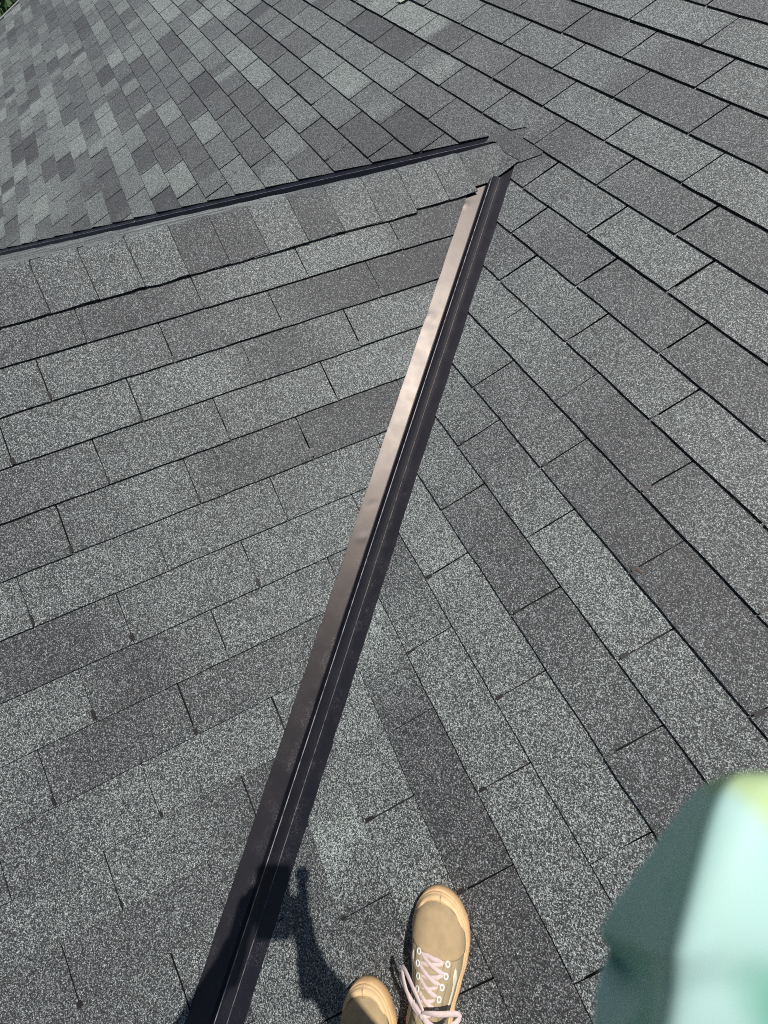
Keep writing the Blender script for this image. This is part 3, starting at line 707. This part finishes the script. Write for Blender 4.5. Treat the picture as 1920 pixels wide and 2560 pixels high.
    # side stripe on both flanks
    for sd in (-1, 1):
        V, F = [], []; st = [(0.665, 0.80), (0.645, 0.88), (0.615, 0.99), (0.56, 1.06), (0.50, 1.05), (0.44, 1.0), (0.38, 1.02), (0.28, 1.12), (0.18, 1.2)]
        for i, (u, ph) in enumerate(st):
            wd = 0.018 if i == 0 else 0.075
            for k in range(4): V.append(upper_pt(u+0.012*(k-1.5)*(i < 3), sd*(ph-wd+2*wd*k/3), 0.0042))
        for i in range(len(st)-1):
            for k in range(3): a = i*4+k; F.append((a, a+1, a+5, a+4))
        o = mk('side_stripe', V, F, M_STRIPE, root); o.modifiers.new('t', 'SOLIDIFY').thickness = 0.0012
    # collar lining and sock
    V, F = [], []
    tube(V, F, [(-0.222, 0, 0.03), (-0.222, 0, 0.06), (-0.220, 0, 0.085)], (0.034, 0.031, 0.033), 18); mk('insole', V, F, M_DARK, root)
    V, F = [], []
    ank = W((-0.222, 0.0, 0.085)); 
    for k in range(9):
        r = 0.0375+(0.0009 if k % 2 else -0.0009)+(0.0025 if k > 6 else 0); zc = 0.055+0.0065*k
        for j in range(24): an = 2*math.pi*j/24; V.append((-0.222+r*1.12*math.cos(an)-0.0015*k, r*0.92*math.sin(an), zc))
    for k in range(8):
        for j in range(24): F.append((k*24+j, k*24+(j+1)%24, (k+1)*24+(j+1)%24, (k+1)*24+j))
    so = mk('sock', V, F, M_SOCK, root); so.modifiers.new('t', 'SOLIDIFY').thickness = 0.002
    return W((-0.226, 0, 0.06)), W((-0.232, 0, 0.125))
rt_toe = gM(1.662, -1.149); lf_toe = gM(1.733, -1.345)
ankR = shoe(rt_toe, (-0.81, 0.586), False, 'right sneaker with pink laces tied in a bow')
ankL = shoe(lf_toe, (-0.95, 0.31), True, 'left sneaker cut off by the lower picture edge')

# ---- phone: its lens is where the picture is taken from
def cw(x, y, z): return camp(x, y, z)
V, F = [], []
x0, x1, y0, y1, z0, z1 = -0.060, 0.015, -0.015, 0.145, -0.0100, -0.0018
rim = []
for cx, cy, a0 in ((x1-.01, y1-.01, 0), (x0+.01, y1-.01, 90), (x0+.01, y0+.01, 180), (x1-.01, y0+.01, 270)):
    for k in range(6): an = math.radians(a0+18*k); rim.append((cx+.01*math.cos(an), cy+.01*math.sin(an)))
for z, s in ((z0, .0012), (z0+.0015, 0), (z1-.0015, 0), (z1, .0012)):
    for x, y in rim: V.append(cw(x-math.copysign(s, x+.0225), y-math.copysign(s, y-.065), z))
m = len(rim)
for j in range(3):
    for k in range(m): F.append((j*m+k, j*m+(k+1)%m, (j+1)*m+(k+1)%m, (j+1)*m+k))
F.append(tuple(range(m-1, -1, -1))); F.append(tuple(3*m+k for k in range(m)))
phone = mesh_obj('phone', V, F, M_PHONE); tag(phone, 'black phone held up in both gloved hands to take the picture', 'phone')
V = [cw(x*0.95-0.001, (y-.065)*0.97+.065, z0-0.0004) for x, y in rim]; mesh_obj('screen', V, [tuple(range(m))], M_GLASS, phone)

# ---- gloves
def finger(V, F, pts, r): tube(V, F, [cw(*p) for p in pts], r, 12)
V, F = [], []
# index finger of the right glove, loose creased tip next to the lens: outlines as (px, py, depth)
def pd(px, py, z):
    px = px-22 if px < 1850 else px; py = py-32 if py < 2060 else py
    return cw((px-960)/FPX*z, (py-1280)/FPX*z, z)
SEC = [
 [(1800,1968,.0350),(1822,1956,.0325),(1870,1945,.0315),(1960,1950,.0320),(2010,1965,.0345),(1960,1985,.0385),(1860,1985,.0390)],
 [(1735,2020,.0385),(1775,2012,.0345),(1812,2000,.0300),(1960,1995,.0285),(2090,2010,.0330),(2010,2030,.0430),(1830,2030,.0440)],
 [(1630,2150,.0400),(1695,2150,.0345),(1768,2140,.0280),(1990,2120,.0262),(2190,2150,.0330),(2060,2160,.0450),(1760,2160,.0460)],
 [(1535,2270,.0405),(1625,2275,.0345),(1732,2280,.0268),(2010,2260,.0250),(2240,2280,.0330),(2070,2290,.0460),(1680,2290,.0470)],
 [(1512,2330,.0405),(1600,2370,.0350),(1706,2390,.0262),(2020,2350,.0246),(2260,2350,.0330),(2080,2360,.0460),(1660,2360,.0470)],
 [(1540,2375,.0440),(1612,2440,.0430),(1690,2475,.0268),(2025,2430,.0244),(2270,2420,.0330),(2080,2420,.0460),(1660,2420,.0470)],
 [(1508,2430,.0410),(1590,2520,.0362),(1690,2560,.0262),(2025,2520,.0243),(2270,2480,.0330),(2080,2490,.0460),(1650,2490,.0470)],
 [(1492,2560,.0400),(1560,2640,.0340),(1660,2690,.0262),(2020,2660,.0245),(2270,2600,.0330),(2080,2620,.0460),(1640,2620,.0470)],
 [(1500,2900,.0370),(1560,2980,.0310),(1680,3000,.0255),(2020,2980,.0245),(2280,2920,.0310),(2100,2920,.0420),(1680,2920,.0430)]]
o0 = len(V); nS = 7
for s in SEC:
    for p in s: V.append(Vector(pd(*p)))
for i in range(len(SEC)-1):
    for k in range(nS): F.append((o0+i*nS+k, o0+i*nS+(k+1)%nS, o0+(i+1)*nS+(k+1)%nS, o0+(i+1)*nS+k))
F.append(tuple(o0+k for k in range(nS-1, -1, -1))); F.append(tuple(o0+(len(SEC)-1)*nS+k for k in range(nS)))
fing_V, fing_F = V, F
gi = mesh_obj('finger', fing_V, fing_F, M_GLOVE, person, None, True); gi['label'] = 'blurred mint green fingertip close to the lens'
bm = bmesh.new(); bm.from_mesh(gi.data); bmesh.ops.recalc_face_normals(bm, faces=bm.faces); bm.to_mesh(gi.data); bm.free()
cr = gi.data.attributes.new('crease_edge', 'FLOAT', 'EDGE')
for e in gi.data.edges:
    i, j = e.vertices
    if i % nS == j % nS and i % nS in (0, 2): cr.data[e.index].value = 0.72 if i % nS == 2 else 0.5
    elif i//nS == j//nS and i//nS in (4, 5) and max(i % nS, j % nS) <= 2: cr.data[e.index].value = 0.6
sb = gi.modifiers.new('s', 'SUBSURF'); sb.levels = 3; sb.render_levels = 3
# rest of the right hand
V, F = [], []
finger(V, F, [(0.030, 0.050, 0.030), (0.034, 0.066, 0.026), (0.038, 0.084, 0.014), (0.040, 0.105, 0.002)], (0.0105, 0.0115, 0.0125, 0.013))
finger(V, F, [(-0.005, 0.070, 0.0085), (0.012, 0.074, 0.0100), (0.029, 0.082, 0.0085), (0.038, 0.100, -0.001)], (0.008, 0.0095, 0.0105, 0.012))
finger(V, F, [(-0.012, 0.090, 0.0080), (0.006, 0.094, 0.0100), (0.027, 0.102, 0.0090), (0.039, 0.116, -0.001)], (0.008, 0.0095, 0.0105, 0.012))
finger(V, F, [(-0.006, 0.111, 0.0075), (0.008, 0.114, 0.0090), (0.026, 0.121, 0.0080), (0.038, 0.132, -0.002)], (0.0072, 0.0085, 0.0095, 0.011))
finger(V, F, [(-0.012, 0.078, -0.0190), (0.010, 0.088, -0.0215), (0.028, 0.108, -0.020), (0.042, 0.130, -0.015)], (0.009, 0.0105, 0.0125, 0.014))
tube(V, F, [cw(0.038, 0.090, -0.004), cw(0.042, 0.115, -0.006), cw(0.048, 0.145, -0.010), cw(0.056, 0.172, -0.016)], (0.017, 0.021, 0.022, 0.023), 14)
tube(V, F, [cw(0.054, 0.165, -0.014), cw(0.062, 0.19, -0.02), cw(0.072, 0.22, -0.028)], (0.027, 0.030, 0.033), 16)
gr = fused('glove', V, F, M_GLOVE, person, 0.0022)
gr['label'] = 'mint green right glove holding the phone'; gi.parent = gr
V, F = [], []
for yy, x_in in ((0.045, -0.030), (0.066, -0.026), (0.087, -0.028), (0.107, -0.036)):
    finger(V, F, [(x_in, yy, 0.0078), (x_in-0.016, yy+0.004, 0.0095), (-0.073, yy+0.010, 0.0085), (-0.083, yy+0.024, -0.001)], (0.008, 0.0092, 0.0102, 0.012))
finger(V, F, [(-0.038, 0.055, -0.0190), (-0.056, 0.068, -0.0215), (-0.074, 0.092, -0.020), (-0.088, 0.118, -0.014)], (0.009, 0.0105, 0.0125, 0.014))
tube(V, F, [cw(-0.081, 0.065, -0.003), cw(-0.086, 0.095, -0.005), cw(-0.093, 0.130, -0.010), cw(-0.103, 0.160, -0.016)], (0.018, 0.022, 0.023, 0.023), 14)
tube(V, F, [cw(-0.100, 0.150, -0.014), cw(-0.110, 0.178, -0.02), cw(-0.122, 0.205, -0.028)], (0.027, 0.030, 0.033), 16)
gl = fused('glove', V, F, M_GLOVE, person, 0.0022); gl['label'] = 'mint green left glove gripping the phone'

# ---- body
wrR, wrL = cw(0.060, 0.185, -0.018), cw(-0.108, 0.170, -0.018)
elR, elL = np.array([1.79, -1.13, 0.40]), np.array([1.64, -1.53, 0.46])
shR, shL = np.array([1.97, -1.07, 0.64]), np.array([1.86, -1.40, 0.66])
chest = (shR+shL)/2-HD*0.03; neck = chest+np.array([0, 0, 0.09])+HD*0.05; head = neck+np.array([0, 0, 0.13])+HD*0.06
hip = np.array((2.17, -1.32, 0.28)); hipR, hipL = hip+RT*0.085, hip-RT*0.085
knR = (hipR+ankR[1])/2+HD*0.03; knL = (hipL+ankL[1])/2+HD*0.03
V, F = [], []
for sh, el, wr in ((shR, elR, wrR), (shL, elL, wrL)):
    tube(V, F, [sh, sh*.6+el*.4, el, el*.65+wr*.35, wr], (0.052, 0.046, 0.038, 0.038, 0.026), 14)
for hp, kn_, an in ((hipR, knR, ankR), (hipL, knL, ankL)):
    tube(V, F, [hp, hp*.5+kn_*.5, kn_, kn_*.65+an[1]*.35, an[1], an[0]], (0.088, 0.076, 0.055, 0.056, 0.036, 0.033), 16)
tube(V, F, [hip-UP*0.06, hip+UP*0.06, hip*.5+chest*.5, chest-UP*0.02, chest+UP*0.05], (0.13, 0.135, 0.125, 0.145, 0.09), 18, 1.0, tuple(HD))
tube(V, F, [shR, chest, shL], (0.055, 0.10, 0.055), 14)
tube(V, F, [chest+UP*0.03, neck, head-UP*0.05], (0.06, 0.052, 0.05), 14)
blob(V, F, head, (0.074, 0.074, 0.104), 12)
fc = head+HD*0.074
blob(V, F, fc-UP*0.012+HD*0.012, (0.014, 0.012, 0.022), 6); blob(V, F, head+HD*0.05-UP*0.065, (0.04, 0.04, 0.03), 8)
for sd in (-1, 1): blob(V, F, head+RT*sd*0.078-UP*0.005, (0.016, 0.010, 0.030), 6)
body = fused('body', V, F, M_SKIN, person, 0.009, 3)
for sd in (-1, 1):
    ec = head+HD*0.0635+RT*sd*0.030+UP*0.012
    V, F = [], []; blob(V, F, ec, (0.011, 0.011, 0.009), 8); ey = mesh_obj('eye', V, F, simple('eye white', (0.55, 0.52, 0.48), 0.3), body, None, True)
    V, F = [], []; blob(V, F, ec+HD*0.0075, (0.0055, 0.0055, 0.0055), 6); mesh_obj('eye', V, F, M_HAIR, body, None, True)
V, F = [], []; tube(V, F, [head+HD*0.077-UP*0.052-RT*0.022, head+HD*0.082-UP*0.054, head+HD*0.077-UP*0.052+RT*0.022], (0.004, 0.007, 0.004), 8)
mesh_obj('mouth', V, F, simple('lips', (0.36, 0.14, 0.11), 0.5), body, None, True)
V, F = [], []; blob(V, F, head+UP*0.028-HD*0.018, (0.077, 0.078, 0.088), 12); fused('hair', V, F, M_HAIR, body, 0.006, 2)
# clothes
V, F = [], []
tube(V, F, [hip-UP*0.10, hip+UP*0.06, hip*.5+chest*.5, chest-UP*0.02, chest+UP*0.045], (0.165, 0.16, 0.15, 0.165, 0.105), 20, 1.0, tuple(HD))
tube(V, F, [shR, chest, shL], (0.068, 0.115, 0.068), 14)
for sh, el in ((shR, elR), (shL, elL)): tube(V, F, [sh, sh*.5+el*.5, sh*.12+el*.88], (0.070, 0.066, 0.068), 14)
fused('shirt', V, F, M_CLOTH, person, 0.010, 2)
V, F = [], []
tube(V, F, [hip-UP*0.12, hip, hip+UP*0.07], (0.14, 0.15, 0.14), 18)
for hp, kn_, an in ((hipR, knR, ankR), (hipL, knL, ankL)):
    tube(V, F, [hp, hp*.5+kn_*.5, kn_, kn_*.55+an[1]*.45, kn_*.22+an[1]*.78], (0.102, 0.092, 0.075, 0.068, 0.062), 16)
fused('trousers', V, F, M_PANTS, person, 0.010, 2)

# ------------------------------------------------------------------ small litter on the roof
M_PALE = simple('pale dry leaf', (0.50, 0.58, 0.44), 0.7, 0.15, 90)
M_BROWN = simple('dry brown leaf', (0.13, 0.065, 0.035), 0.8, 0.3, 120)
def scrap(name, px, py, pts, m, label, cat, h=0.007):
    a, b = to_M(px, py); V = [Mw(a+x, b+y, h+z) for x, y, z in pts]; c = np.mean(V, axis=0)
    o = mesh_obj(name, [v-c for v in V], [tuple(range(len(pts)))], m); o.location = c
    o.modifiers.new('t', 'SOLIDIFY').thickness = 0.0008; tag(o, label, cat)
scrap('leaf', 1006, 6, [(-.026, -.020, 0), (-.008, -.012, .004), (.014, -.016, .003), (.034, .004, .006), (.030, .024, .002), (.010, .026, .006), (-.006, .010, .005)], M_PALE, 'pale green leaf lying at the top edge of the picture', 'leaf')
scrap('leaf', 1595, 1428, [(-.008, -.001, 0), (0, -.002, .001), (.008, 0, .001), (.003, .002, .001), (-.004, .002, .001)], M_BROWN, 'tiny reddish brown leaf scrap on the right shingles', 'leaf')
scrap('leaf', 128, 166, [(-.012, -.006, 0), (.004, -.008, .002), (.014, .002, .003), (.002, .010, .001)], M_PALE, 'small white leaf scrap far left on the distant shingles', 'leaf')
scrap('leaf', 357, 85, [(-.009, -.006, 0), (.004, -.008, .002), (.010, .004, .003), (.0, .008, .001)], M_PALE, 'tiny white leaf scrap on distant shingles near the top', 'leaf')
scrap('feather', 340, 563, [(-.02, -.004, .004), (.004, -.012, .006), (.022, .0, .010), (.008, .010, .014), (-.010, .008, .008)], M_PALE, 'white fluffy feather caught on the metal behind the ridge', 'feather', 0.004)
